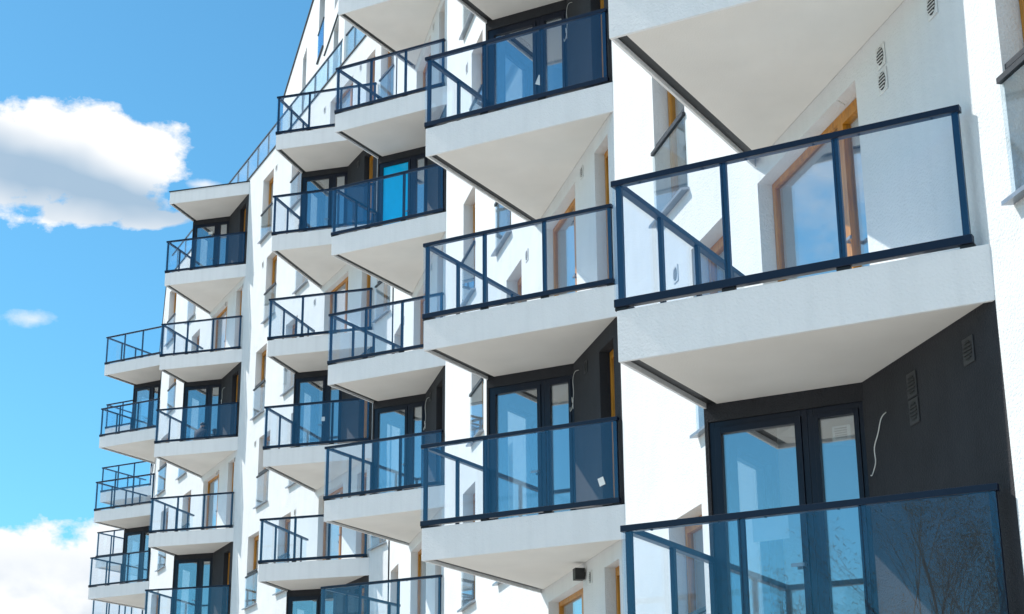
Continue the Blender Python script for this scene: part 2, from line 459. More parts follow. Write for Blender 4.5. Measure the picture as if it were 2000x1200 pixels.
# ------------------------------------------------------------------ balconies and bays
def half_planes(C):
    rel = R(C['fa'] - C['al'])          # facade direction in the local frame
    return math.cos(rel), math.sin(rel)
corner_posts = []
for C in COLS:
    fr3 = C['F'](C['s'], 0, 0); W = WID.get(C['n'], 3.04)
    a = R(C['al']); ex = Vector((math.cos(a), math.sin(a))); ey = Vector((-ex.y, ex.x))
    P0 = Vector((fr3[0], fr3[1])) - ex*W
    fr = frame2(P0, C['al'])
    cx, sy = half_planes(C)             # direction of facade from (W,0)
    yv = W*sy/(-cx)
    # inside of the facade: signed distance to the line (positive = in front of the wall)
    nx, ny = -sy, cx                    # normal pointing to the front-left
    def zone(x0, y0, dist, y1=None, x1=None):
        p = [(-1, -1), (9, -1), (9, 9), (-1, 9)]
        p = clip(p, 1, 0, x0); p = clip(p, 0, 1, y0)
        p = clip(p, nx, ny, nx*W + dist)
        if y1 is not None: p = clip(p, 0, -1, -y1)
        if x1 is not None: p = clip(p, -1, 0, -x1)
        return [fr(q[0], q[1], 0)[:2] for q in p]
    for L in range(C['lo'], C['hi']+1):
        z = zl(L); o = fr(0, 0, z)
        under_dark = ((L-1) % 2) == C['dark'] and L-1 >= C['lo']
        here_dark = (L % 2) == C['dark'] and L+1 <= C['hi']
        roof = L == 7
        sb = MB()
        TH = .449
        sb.prism(zone(0, 0, 0, y1=.032), z-TH, z)                     # front fascia
        sb.prism(zone(0, .032, 0, x1=.028), z-TH, z)                  # side fascia
        sb.prism(zone(.028, .032, 0), z-.33, z-.003)
        bal = sb.build('balcony' if not roof else 'balcony_roof', M['fascia'], building, o, bevel=.004)
        so = MB(); so.prism(zone(.135, .062, .004, y1=(BAYY-.004 if under_dark else None)), z-.418, z-.332)
        so.build('soffit', M['soffit'], bal, o)
        if under_dark:
            pass
        ch = MB(); ch.box(fr, .030, .128, .034, (BAYY-.004 if under_dark else yv-.17), z-.402, z-.334)
        ch.box(fr, .128, W-.12, .034, .060, z-.402, z-.334)
        ch.build('drip_channel', M['channel'], bal, o)
        if roof:
            rc = MB(); rc.prism(zone(-.03, -.03, .002), z+.001, z+.03); rc.build('coping', M['coping'], bal, o)
            continue
        # railing
        e = C['rail'] + W - 3.05; side = BAYY-.01 if here_dark else 2.95
        rb = MB()
        zt = z+1.176
        rb.box(fr, -.018, e, -.018, .052, zt-.052, zt)
        rb.box(fr, -.018, .052, .052, side, zt-.052, zt)
        rb.box(fr, -.018, e, -.018, .048, z+.028, z+.098)
        rb.box(fr, -.018, .048, .048, side, z+.028, z+.098)
        posts = [.012, .95+(W-3.05)*.4, 1.90+(W-3.05)*.7, e-.075]
        for x in posts: rb.box(fr, x, x+.055, .010, .050, z+.098, zt-.052)
        ys = [.86, side-.06] if here_dark else [.86, 1.68, 2.50]
        for y in ys: rb.box(fr, .010, .050, y, y+.055, z+.098, zt-.052)
        for x in posts: rb.box(fr, x-.03, x+.085, .0, .045, z+.001, z+.027, 1)
        for y in ys: rb.box(fr, .0, .045, y-.03, y+.085, z+.001, z+.027, 1)
        # inner glazing bead and bolts under the handrail
        for x in [posts[i]+.055+(posts[i+1]-posts[i]-.055)*t for i in range(3) for t in (.18, .82)]:
            rb.box(fr, x, x+.02, .016, .036, zt-.06, zt-.052, 1)
        rl = rb.build('railing', [M['metal'], M['black']], bal, o, bevel=.003)
        xs = [-.012] + [p_+.0275 for p_ in posts[1:3]] + [e-.012]
        for i in range(3):
            g = MB(); g.box(fr, xs[i]+(.004 if i else 0), xs[i+1]-.004, -.010, .002, z+.094, zt-.05)
            g.build('glass_panel', M['rail_glass'], bal, o)
        yy = [.012] + ([ys[0]+.03, side-.005] if here_dark else [ys[0]+.03, ys[1]+.03, side-.005])
        if C['n'] in 'ABC':
            for i in range(len(yy)-1):
                g = MB(); g.box(fr, -.010, .002, yy[i]+.002, yy[i+1]-.004, z+.094, zt-.05); g.build('glass_panel', M['rail_glass'], bal, o)
        else:
            g = MB(); g.box(fr, -.010, .002, yy[0]+.002, yy[-1]-.004, z+.094, zt-.05); g.build('glass_panel', M['rail_glass'], bal, o)
        if here_dark:
            # bay with its double door
            zt2 = zl(L+1)-.334
            fx = lambda y: W + y*cx/sy               # facade x at local y
            bm = MB()
            bm.box(fr, .0, .035, BAYY, BAYY+.16, z+.002, z+2.42)
            # header across, ends on the facade line
            x1 = fx(BAYY); x2 = fx(BAYY+.16)
            bm.hexa([fr(.0, BAYY, z+2.42), fr(x1+.01, BAYY, z+2.42), fr(x2+.01, BAYY+.16, z+2.42), fr(.0, BAYY+.16, z+2.42),
                     fr(.0, BAYY, zt2), fr(x1+.01, BAYY, zt2), fr(x2+.01, BAYY+.16, zt2), fr(.0, BAYY+.16, zt2)])
            bm.box(fr, .0, .16, BAYY+.16, BAYY+.36, z+.002, zt2)
            bm.box(fr, .0, .16, yv-.42, yv-.22, z+.002, zt2)
            bm.box(fr, .0, .16, BAYY+.36, yv-.42, z+2.25, zt2)
            bm.box(fr, .0, .16, BAYY+.36, yv-.42, z+.002, z+.12)
            bay = bm.build('bay_wall', M['dark'], building, fr(0, BAYY, z)); 
            wn = MB(); ff = frame2(P0, C['al'])
            ya, yb = BAYY+.36, yv-.42
            wn.box(fr, .04, .10, ya, ya+.06, z+.12, z+2.25); wn.box(fr, .04, .10, yb-.06, yb, z+.12, z+2.25)
            wn.box(fr, .04, .10, ya+.06, yb-.06, z+.12, z+.18); wn.box(fr, .04, .10, ya+.06, yb-.06, z+2.19, z+2.25)
            sw = wn.build('side_window', M['frame'], building, fr(0, ya, z))
            pp = MB(); pp.box(fr, .062, .072, ya+.06, yb-.06, z+.18, z+2.19); pp.build('pane', M['pane'], sw, fr(0, ya, z))
            d = MB(); od = fr(.13, BAYY, z)
            def dbars(x0, x1, w, y0, y1, zb=z+.01, zt_=z+2.418):
                d.box(fr, x0, x0+w, y0, y1, zb, zt_); d.box(fr, x1-w, x1, y0, y1, zb, zt_)
                d.box(fr, x0+w, x1-w, y0, y1, zb, zb+w); d.box(fr, x0+w, x1-w, y0, y1, zt_-w, zt_)
            X0, X1 = .037, x1-.002
            MID = .95
            dbars(X0, MID+.028, .055, BAYY+.02, BAYY+.09); dbars(MID+.030, X1, .055, BAYY+.02, BAYY+.09)
            dbars(X0+.057, MID-.03, .06, BAYY+.005, BAYY+.085, z+.067, z+2.361)
            dbars(MID+.087, X1-.057, .045, BAYY+.005, BAYY+.085, z+.067, z+2.361)
            dr = d.build('balcony_door', M['frame'], building, od, bevel=.003)
            dr['label'] = 'dark framed double balcony door in a recessed bay'
            for (u0, u1) in ((X0+.117, MID-.09), (MID+.132, X1-.102)):
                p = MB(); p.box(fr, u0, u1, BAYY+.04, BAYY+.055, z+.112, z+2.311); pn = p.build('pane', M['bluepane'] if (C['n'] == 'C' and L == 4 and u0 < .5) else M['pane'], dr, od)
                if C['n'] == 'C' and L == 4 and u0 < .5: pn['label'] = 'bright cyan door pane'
            h = MB(); h.box(fr, MID-.075, MID-.055, BAYY-.045, BAYY+.005, z+1.02, z+1.05); h.box(fr, MID-.18, MID-.055, BAYY-.045, BAYY-.03, z+1.02, z+1.05)
            h.build('handle', M['sill'], dr, od)
    C['P0'] = P0; C['fr'] = fr; C['yv'] = yv

# ------------------------------------------------------------------ vents, lamp, cables
def vent(fr, s, z, mat, size=.17):
    o = fr(s, 0, z); w, h = size*.5, size*.62
    b = MB()
    pts = [(-w, -h), (w, -h), (w, h), (-w, h)]
    b.box(fr, s-w, s+w, .001, .014, z-h, z+h)
    v = b.build('air_vent', mat, building, o, bevel=.012)
    c = MB()
    n = 5
    for i in range(n):
        t = -1+2*(i+.5)/n
        hw = w*.78*math.sqrt(max(0.05, 1-t*t*.9)); zz = z + t*h*.72
        c.box(fr, s-hw, s+hw, .0165, .024, zz-.004, zz+.003)
    c.build('louvre', mat, v, o)
    g = MB(); seg = 16
    ring = [(math.cos(2*math.pi*i/seg)*w*.8, math.sin(2*math.pi*i/seg)*h*.8) for i in range(seg)]
    i0 = len(g.v); g.v += [fr(s+x, .0155, z+y) for x, y in ring]; g.f.append(tuple(range(i0+seg-1, i0-1, -1))); g.m.append(0)
    g.build('grille_hole', M['black'], v, o)
for L in (1,):
    for s, dz in ((1.50, .77), (1.50, .69), (.51, .76)): vent(F1, s, zl(L)+3*dz, M['vent'])
vent(F1, 7.3, zl(1)+2.3, M['vent'])
for L in (0,):
    for s, dz in ((1.44, .765), (1.44, .69), (.46, .765)): vent(F1, s, zl(L)+3*dz, M['darkvent'])
for L in range(0, 6):
    vent(F1, 9.71+1.70, zl(L)+2.33, M['darkvent'] if L % 2 else M['vent'], .15)
for L in range(1, 7):
    vent(F1, 22.41+1.72, zl(L)+2.33, M['vent'] if L % 2 else M['darkvent'], .15)
    vent(F2, 12.55+.35-.12, zl(L)+2.28, M['vent'], .15) if L % 2 else None
    vent(F2, 12.55+2.45-.1, zl(L)+2.28, M['vent'], .15) if L % 2 else None
    vent(F2, 1.5, zl(L)+2.3, M['darkvent'] if L % 2 else M['vent'], .15)
for s, L in ((9.43, 6), (10.52, 5), (10.52, 3), (4.62, 6), (6.2, 2), (5.0, 4)): vent(F2, s, zl(L)+2.3, M['vent'], .17)
for s, L in ((20.12, 4), (28.0, 3), (20.9, 5), (14.95, 2)): vent(F1, s, zl(L)+2.3, M['vent'], .17)

# square black wall lamp above the lowest white door of the second column
lm = MB(); s_, z_ = 9.71+2.0, zl(0)+2.42
lm.box(F1, s_-.07, s_+.07, .02, .16, z_-.08, z_+.08)
lm.box(F1, s_-.03, s_+.03, .0, .02, z_-.03, z_+.03)
lmp = lm.build('wall_lamp', M['black'], building, F1(s_, 0, z_), bevel=.006); lmp['label'] = 'black cube wall lamp above a balcony door'

def cable(pts, r=.006, name='loose_cable'):
    # smooth the polyline
    out = []
    P = [Vector(p) for p in pts]
    for i in range(len(P)-1):
        p0 = P[max(i-1, 0)]; p1 = P[i]; p2 = P[i+1]; p3 = P[min(i+2, len(P)-1)]
        for t in [j/5 for j in range(5)]:
            out.append(.5*((2*p1)+(-p0+p2)*t+(2*p0-5*p1+4*p2-p3)*t*t+(-p0+3*p1-3*p2+p3)*t**3))
    out.append(P[-1])
    m = MB(); m.tube(out, r, 6); return m.build(name, M['cable'], building, pts[0], smooth=True)
def coil_cable(F, s, ztop, drop, r=.004):
    pts = [F(s, .0, ztop), F(s+.02, .06, ztop-.03), F(s-.02, .10, ztop-drop*.35), F(s+.03, .08, ztop-drop*.7)]
    for i in range(13):
        t = i*math.pi/3
        pts.append(F(s+.01+.05*math.cos(t)+.008*i, .09+.02*math.sin(t*.7), ztop-drop+.075*math.sin(t)-.004*i))
    cable(pts, r)
z_ = zl(1)-.449
pts = [F1(1.97, 0, z_-.35), F1(1.99, .04, z_-.40), F1(2.03, .06, z_-.52), F1(2.10, .07, z_-.63), F1(2.12, .06, z_-.75), F1(2.16, .07, z_-.83), F1(2.15, .09, z_-.86), F1(2.19, .08, z_-.85)]
cable(pts, .005)
coil_cable(F1, 9.71+2.10, zl(2)-.449-.15, .48)
coil_cable(F1, 9.71+2.05, zl(4)-.449-.20, .52)
coil_cable(F1, 22.41+1.85, zl(3)-.449-.2, .60, .005)
coil_cable(F2, 12.55+1.9, zl(5)-.449-.4, .5, .006)
# short wire end over the first white door
cable([F1(2.36, -.02, zl(1)+2.24), F1(2.30, .06, zl(1)+2.24), F1(2.14, .15, zl(1)+2.16)], .009)
# sliding stickers, papers taped on the glass
def sheet(fr, x, y, z, w, h, rot, label, group='paper notices and stickers on the glass', lines=False):
    m = MB(); o = fr(x, y, z)
    c, s = math.cos(rot), math.sin(rot)
    def q(u, v, d): return fr(x+u*c-v*s, y+d, z+u*s+v*c)
    m.hexa([q(-w/2, -h/2, 0), q(w/2, -h/2, 0), q(w/2, -h/2, .002), q(-w/2, -h/2, .002),
            q(-w/2, h/2, 0), q(w/2, h/2, 0), q(w/2, h/2, .002), q(-w/2, h/2, .002)])
    if lines:
        for i in range(5):
            v = h*(.32-.15*i); m.hexa([q(-w*.36, v-.006, -.001), q(w*.30, v-.006, -.001), q(w*.30, v-.006, -.0005), q(-w*.36, v-.006, -.0005),
                 q(-w*.36, v+.006, -.001), q(w*.30, v+.006, -.001), q(w*.30, v+.006, -.0005), q(-w*.36, v+.006, -.0005)], 1)
    ob = m.build('paper_sheet', [M['paper'], M['ink']], None, o)
    tag(ob, label, 'paper', group); return ob
cA = COLS[0]['fr']; cB = COLS[1]['fr']; cE = COLS[4]['fr']; cD = COLS[3]['fr']
sheet(cA, 1.27, BAYY+.062, zl(0)+2.17, .17, .14, .02, 'white printed notice at the top of the narrow door pane of the nearest dark bay', lines=True)
sheet(cA, .56, BAYY+.062, zl(0)+1.40, .34, .22, .02, 'large pale sheet low on the wide door pane of the nearest dark bay')
sheet(cB, 2.78, -.016, zl(1)+.33, .085, .11, .3, 'small tilted white sticker on the railing glass in front of a dark wall')
sheet(cB, .98, BAYY-.001, zl(3)+1.30, .10, .16, -.45, 'small tilted white tag on the dark door frame behind the topmost railing')
sheet(cE, .70, BAYY+.034, zl(6)+2.05, .16, .10, 0, 'white sticker at the top of a door pane under the projecting roof')
sheet(cE, .72, BAYY+.034, zl(6)+.55, .14, .10, .1, 'white sticker low on a door pane under the projecting roof')
sheet(cD, .90, BAYY+.0, zl(3)+1.20, .10, .12, 0, 'small white sticker on a dark door frame of the fourth balcony stack')

# ------------------------------------------------------------------ roof terrace railing and upper storeys
tr = empty('terrace_railing', F2(0, 0, TOP)); tr.parent = building; tr.location = Vector(F2(0, 0, TOP)) - WL[building.name]; 
hr = MB()
ZR = 23.6 + EYE
hr.box(F2, B2+.05, 23.9, -.14, -.09, ZR-.045, ZR)
hr.box(F1, -5.4, BEND-.05, -.14, -.09, ZR-.045, ZR)
hr.build('handrail', M['metal'], tr, F2(0, 0, TOP))
s = B2+.1; i = 0
while s < 23.6:
    g = MB(); g.box(F2, s+.008, s+1.2, -.122, -.108, TOP+.05, ZR-.046); g.build('glass_panel', M['terr_glass'], tr, F2(s, 0, TOP))
    p = MB(); p.box(F2, s-.018, s+.0, -.16, -.10, TOP+.045, ZR-.05); p.build('post', M['greyframe'], tr, F2(s, 0, TOP))
    s += 1.21
g = MB(); g.box(F1, -5.3, BEND-.1, -.122, -.108, TOP+.05, ZR-.046); g.build('glass_panel', M['terr_glass'], tr, F1(0, 0, TOP))

PP = (-6.77, 51.87); AP = 104.8; FP = lineframe(PP, AP)
pz0, pz1 = TOP-.11, 28.62+EYE
pw = MB()
ph = [(1.55, 2.55, zl(8)+.1-.0, zl(8)+2.15), (-2.75, -1.45, zl(8)+.02, zl(8)+2.4), (4.6, 5.7, zl(7)+.1, zl(7)+2.1),
      (-6.0, -5.0, zl(7)+.2, zl(7)+2.4), (.2, 1.4, zl(7)+.2, zl(7)+2.4), (-6.2, -5.0, zl(8)+.1, zl(8)+2.3)]
ss = sorted({-7.2, 8.3, *[h[i] for h in ph for i in (0, 1)]}); zs = sorted({pz0, pz1, *[h[i] for h in ph for i in (2, 3)]})
for i in range(len(ss)-1):
    for j in range(len(zs)-1):
        a, b, c, d = ss[i], ss[i+1], zs[j], zs[j+1]
        if any(inrect((a+b)/2, (c+d)/2, h) for h in ph):
            continue
        pw.quad(FP(b, 0, c), FP(a, 0, c), FP(a, 0, d), FP(b, 0, d))
for a, b, c, d in ph:
    pw.quad(FP(a, 0, c), FP(a, -.28, c), FP(a, -.28, d), FP(a, 0, d)); pw.quad(FP(b, -.28, c), FP(b, 0, c), FP(b, 0, d), FP(b, -.28, d))
    pw.quad(FP(a, 0, c), FP(b, 0, c), FP(b, -.28, c), FP(a, -.28, c)); pw.quad(FP(a, -.28, d), FP(b, -.28, d), FP(b, 0, d), FP(a, 0, d))
pw.quad(FP(-7.2, 0, pz0), FP(-7.2, -6, pz0), FP(-7.2, -6, pz1), FP(-7.2, 0, pz1))
pw.quad(FP(8.3, -6, pz0), FP(8.3, 0, pz0), FP(8.3, 0, pz1), FP(8.3, -6, pz1))
pw.quad(FP(-7.2, -6, pz0), FP(8.3, -6, pz0), FP(8.3, -6, pz1), FP(-7.2, -6, pz1))
pw.quad(FP(-7.2, 0, pz1), FP(8.3, 0, pz1), FP(8.3, -6, pz1), FP(-7.2, -6, pz1))
pw.quad(FP(-7.2, -.3, zl(8)-.02), FP(8.3, -.3, zl(8)-.02), FP(8.3, -6, zl(8)-.02), FP(-7.2, -6, zl(8)-.02))
pent = pw.build('upper_storey', M['white'], building, FP(0, 0, pz0))
pc = MB(); pc.box(FP, -7.25, 8.36, -6, .05, pz1+.001, pz1+.05); pc.build('coping', M['coping'], pent, FP(0, 0, pz1))
# band of the intermediate roof
bd = MB(); bd.box(FP, -7.2, -3.1, .002, .04, zl(8)-.50, zl(8)-.10); bd.build('roof_band', M['white'], pent, FP(-5, 0, zl(8)))
bd = MB(); bd.box(FP, -7.2, -3.08, .002, .045, zl(8)-.53, zl(8)-.502); bd.build('band_trim', M['coping'], pent, FP(-5, 0, zl(8)))
for a, b, c, d in ph:
    f = MB(); bars(f, FP, a+.003, b-.003, -.27, -.20, c+.003, d-.003, .08)
    w = f.build('window', M['frame'], building, FP(a, 0, c))
    p = MB(); p.box(FP, a+.08, b-.08, -.24, -.225, c+.08, d-.08); p.build('pane', M['guard'], w, FP(a, 0, c))
    if d-c > 2.3:
        g = MB(); g.box(FP, a+.01, b-.01, .012, .024, c+.05, c+1.0); g.build('guard_glass', M['rail_glass'], w, FP(a, 0, c))
        g = MB(); g.box(FP, a-.02, b+.02, .003, .06, c-.05, c-.005); g.box(FP, a-.01, b+.01, .004, .04, c+1.0, c+1.04); g.build('sill', M['coping'], w, FP(a, 0, c))

# ------------------------------------------------------------------ ground
gm, nt, b = new_mat('ground_paving')
tc = N(nt, 'ShaderNodeTexCoord'); n1 = N(nt, 'ShaderNodeTexNoise'); n1.inputs['Scale'].default_value = .08; n1.inputs['Detail'].default_value = 6
nt.links.new(tc.outputs['Object'], n1.inputs['Vector'])
rp = N(nt, 'ShaderNodeValToRGB'); rp.color_ramp.elements[0].position = .4; rp.color_ramp.elements[0].color = (.31, .295, .27, 1)
rp.color_ramp.elements[1].position = .62; rp.color_ramp.elements[1].color = (.40, .38, .35, 1)
nt.links.new(n1.outputs[0], rp.inputs[0]); nt.links.new(rp.outputs[0], b.inputs['Base Color']); b.inputs['Roughness'].default_value = .95
g = MB(); S_ = 1500
g.quad((-S_, -S_, 0), (S_, -S_, 0), (S_, S_, 0), (-S_, S_, 0))
tag(g.build('ground', gm, None), kind='structure')

# ------------------------------------------------------------------ bare trees seen only as reflections in the railing glass
def tree(x, y, h, label, seed, spread=.33):
    rnd = random.Random(seed)
    root = tag(empty('bare_tree', (x, y, 0)), label, 'tree', 'bare trees across the street')
    t = MB(); tips = []
    def grow(p, d, ln, r, depth):
        pts = [p]; rad = [r]; q = p.copy(); n = 4
        for i in range(n):
            d = (d + Vector((rnd.uniform(-1, 1), rnd.uniform(-1, 1), rnd.uniform(-.2, .6)))*.13).normalized()
            q = q + d*ln/n; pts.append(q.copy()); rad.append(r*(1-.45*(i+1)/n))
        (t if depth < 2 else tw).tube(pts, rad, 7 if depth < 2 else 3)
        if depth >= 5: tips.append(q); return
        k = (6, 4, 4, 3, 3)[depth]
        for j in range(k):
            u = .3+.7*(j+rnd.random())/k; idx = min(int(u*n), n-1); b0 = pts[idx].lerp(pts[idx+1], u*n-idx)
            az = rnd.uniform(0, 2*math.pi); side = Vector((math.cos(az), math.sin(az), .25))
            nd = (d*(1.0-spread) + side*spread*1.15).normalized()
            grow(b0, nd, ln*rnd.uniform(.5, .72), rad[idx]*.55, depth+1)
    tw = MB()
    grow(Vector((x, y, 0)), Vector((0, 0, 1)), h*.62, h*.015, 0)
    t.build('trunk', M['bark'], root, (x, y, 0))
    tw.build('twigs', M['bark'], root, (x, y, 0))
    lf = MB()
    for q in tips:
        for _ in range(22):
            c = q + Vector((rnd.gauss(0, .28), rnd.gauss(0, .28), rnd.gauss(0, .35)))
            u = Vector((rnd.uniform(-1, 1), rnd.uniform(-1, 1), rnd.uniform(.2, 2.4))).normalized()*.10; v = u.orthogonal().normalized()*.011
            lf.quad(c-u-v, c+u-v, c+u+v, c-u+v)
    lf.build('crown', M['leafbud'], root, (x, y, 0))
for i, (ang, dist, h) in enumerate([(225.4, 62, 15.6), (220.4, 70, 13.2), (228.4, 70, 13.5)]):
    tree(3+dist*math.cos(R(ang)), 12+dist*math.sin(R(ang)), h,
         ['tallest bare tree, reflected near the right end of the lowest railing glass',
          'bare tree with orange twigs reflected in the middle panel of the lowest railing glass',
          'bare tree reflected at the far right corner of the lowest railing glass',
          ][i], 11+i, .34+.03*(i % 2))

# ------------------------------------------------------------------ person crouching behind the railing glass
cfr = COLS[4]['fr']; px_, py_ = 1.02, 1.15
pr = tag(empty('person', cfr(px_, py_, zl(4)+.002)), 'person in dark jacket and cap crouching on a far balcony behind railing glass', 'person')
V = [(0, -.08, .30), (0, .0, .48), (0, .10, .64), (0, .16, .76), (0, .20, .84), (0, .21, .90)]
Rr = [.14, .14, .15, .055, .085, .075]
Ed = [(0, 1), (1, 2), (2, 3), (3, 4), (4, 5)]
for sg in (-1, 1):
    b0 = len(V)
    V += [(sg*.10, -.04, .27), (sg*.17, .32, .44), (sg*.14, .08, .09), (sg*.15, .20, .045)]; Rr += [.10, .07, .05, .04]
    Ed += [(0, b0), (b0, b0+1), (b0+1, b0+2), (b0+2, b0+3)]
    a0 = len(V)
    V += [(sg*.19, .12, .66), (sg*.27, .24, .46), (sg*.12, .42, .50), (sg*.10, .47, .51)]; Rr += [.065, .047, .03, .035]
    Ed += [(2, a0), (a0, a0+1), (a0+1, a0+2), (a0+2, a0+3)]
    for q in range(5):
        f0 = len(V); ln = (.045, .075, .085, .078, .06)[q]
        V += [(sg*(.10+(.035 if q == 0 else (2.5-q)*.016)), .47+ln*.6, .51+.01*q*0), (sg*(.10+(.05 if q == 0 else (2.5-q)*.017)), .47+ln, .495)]; Rr += [.010, .008]
        Ed += [(a0+3, f0), (f0, f0+1)]
me = bpy.data.meshes.new('body'); me.from_pydata([(v[0], v[1], v[2]) for v in V], Ed, [])
pm, nt, b = new_mat('jacket_and_skin')
tc = N(nt, 'ShaderNodeTexCoord'); sp = N(nt, 'ShaderNodeSeparateXYZ'); nt.links.new(tc.outputs['Object'], sp.inputs[0])
gt = N(nt, 'ShaderNodeMath', operation='GREATER_THAN'); gt.inputs[1].default_value = .79; nt.links.new(sp.outputs[2], gt.inputs[0])
mxc = N(nt, 'ShaderNodeMix', data_type='RGBA'); nt.links.new(gt.outputs[0], mxc.inputs[0]); mxc.inputs[6].default_value = (.02, .025, .04, 1); mxc.inputs[7].default_value = (.22, .14, .10, 1)
nt.links.new(mxc.outputs[2], b.inputs['Base Color']); b.inputs['Roughness'].default_value = .8
me.materials.append(pm)
body = bpy.data.objects.new('body', me); col.objects.link(body); body.parent = pr
pr.rotation_euler = (0, 0, R(-17))
sk = body.modifiers.new('skin', 'SKIN'); sk.use_smooth_shade = True
for v, r_ in zip(me.skin_vertices[0].data, Rr): v.radius = (r_, r_)
me.skin_vertices[0].data[0].use_root = True
ss_ = body.modifiers.new('sub', 'SUBSURF'); ss_.levels = 1; ss_.render_levels = 2
cap = MB(); 
rings = 6; seg = 14
for a in range(rings):
    for q in range(seg):
        ph_ = math.pi/2*a/(rings-1)*.98; th = 2*math.pi*q/seg
        cap.v.append((.098*math.cos(th)*math.cos(ph_), .21+.105*math.sin(th)*math.cos(ph_), .895+.085*math.sin(ph_)))
for a in range(rings-1):
    for q in range(seg):
        l = (q+1) % seg; cap.f.append((a*seg+q, a*seg+l, (a+1)*seg+l, (a+1)*seg+q)); cap.m.append(0)
cap.hexa([(-.07, .28, .885), (.07, .28, .885), (.05, .38, .875), (-.05, .38, .875), (-.07, .28, .897), (.07, .28, .897), (.05, .38, .885), (-.05, .38, .885)])
cme = bpy.data.meshes.new('cap'); cme.from_pydata(cap.v, [], cap.f); cme.materials.append(M['hair'])
co_ = bpy.data.objects.new('cap', cme); col.objects.link(co_); co_.parent = pr

# ------------------------------------------------------------------ sky, sun
SUNAZ, SUNEL = 152.0, 44.6
wd = bpy.data.worlds.new('World'); scene.world = wd; wd.use_nodes = True
nt = wd.node_tree; nt.nodes.clear()
out = N(nt, 'ShaderNodeOutputWorld'); bg = N(nt, 'ShaderNodeBackground'); nt.links.new(bg.outputs[0], out.inputs[0])
sky = N(nt, 'ShaderNodeTexSky'); sky.sky_type = 'NISHITA'; sky.sun_disc = False
sky.sun_elevation = R(SUNEL); sx, sy_ = math.cos(R(SUNAZ)), math.sin(R(SUNAZ)); sky.sun_rotation = math.atan2(sx, sy_) % (2*math.pi)
sky.air_density = 1.0; sky.dust_density = .4; sky.ozone_density = 3.0
geo = N(nt, 'ShaderNodeTexCoord')
sep = N(nt, 'ShaderNodeSeparateXYZ'); nt.links.new(geo.outputs['Generated'], sep.inputs[0])
def mth(op, a, b=None, c=None, clampit=False):
    n = N(nt, 'ShaderNodeMath', operation=op); n.use_clamp = clampit
    for i, v in enumerate((a, b, c)):
        if v is None: continue
        if isinstance(v, (int, float)): n.inputs[i].default_value = v
        else: nt.links.new(v, n.inputs[i])
    return n.outputs[0]
X, Y, Z = sep.outputs
az = mth('ARCTAN2', mth('MULTIPLY', X, -1), Y)          # 0 = straight down the street, + = left
el = mth('ARCSINE', Z)
def noise(scale, detail, dx=0, dist=0.0, rough=.55):
    mp = N(nt, 'ShaderNodeMapping'); nt.links.new(geo.outputs['Generated'], mp.inputs[0]); mp.inputs['Location'].default_value = (dx, dx*.7, dx*.3)
    mp.inputs['Scale'].default_value = (1, 1, 1.5)
    n = N(nt, 'ShaderNodeTexNoise'); n.inputs['Scale'].default_value = scale; n.inputs['Detail'].default_value = detail
    n.inputs['Roughness'].default_value = rough; n.inputs['Distortion'].default_value = dist
    nt.links.new(mp.outputs[0], n.inputs['Vector']); return n.outputs[0]
nA = noise(26, 9, .3, 0, .62); nB = noise(7, 4, 2.1); nC = noise(60, 6, 1.1, 0, .6)
nD = noise(13, 3, 3.3)
edge = mth('ADD', mth('ADD', mth('MULTIPLY', mth('SUBTRACT', nA, .5), 1.5), mth('MULTIPLY', mth('SUBTRACT', nC, .5), .8)), mth('MULTIPLY', mth('SUBTRACT', nD, .5), .9))
CLOUDS = []
def blob(a0, e0, ra, re, tilt=0):
    c, s = math.cos(tilt), math.sin(tilt)
    u = mth('SUBTRACT', az, a0); v = mth('SUBTRACT', el, e0)
    uu = mth('DIVIDE', mth('ADD', mth('MULTIPLY', u, c), mth('MULTIPLY', v, s)), ra)
    vv = mth('DIVIDE', mth('SUBTRACT', mth('MULTIPLY', v, c), mth('MULTIPLY', u, s)), re)
    d = mth('SQRT', mth('ADD', mth('MULTIPLY', uu, uu), mth('MULTIPLY', vv, vv)))
    return mth('SUBTRACT', 1, d), vv
def AE(px, py):      # photo pixel -> azimuth, elevation of that cloud in the sky
    X_ = (px-1000)/3284; Y_ = -(py-600)/3284; p = R(18.47)
    v = Vector((X_, math.cos(p)-Y_*math.sin(p), math.sin(p)+Y_*math.cos(p))).normalized()
    return math.atan2(-v.x, v.y), math.asin(v.z)
def P(px, py, rx, ry, tilt=0):
    a, e = AE(px, py); return blob(a, e, rx/3284/math.cos(e), ry/3284, tilt)
def pmax(lst):
    r = lst[0]
    for q in lst[1:]: r = mth('MAXIMUM', r, q)
    return r
big = [P(50, 290, 255, 112), P(245, 305, 130, 82), P(-150, 260, 220, 120), P(200, 400, 125, 34, -.12), P(300, 424, 80, 20, -.1)]
low = [P(60, 1110, 230, 90), P(185, 1130, 130, 115), P(0, 1190, 260, 110), P(-200, 1180, 260, 150), P(380, 1200, 200, 120)]
wis = [P(65, 618, 72, 26), P(400, 357, 45, 13)]
body1 = pmax([q[0] for q in big]); body2 = pmax([q[0] for q in low]); body3 = pmax([q[0] for q in wis])
def dens(body, gain, off=0.0, eg=.55):
    return mth('MULTIPLY', mth('ADD', mth('ADD', body, off), mth('MULTIPLY', edge, eg)), gain, None, True)
m1 = dens(body1, 4.2, -.04, .9); m2 = dens(body2, 3.6, -.02, 1.0); m3 = mth('MULTIPLY', dens(body3, 1.3, -.12, 1.2), .75)
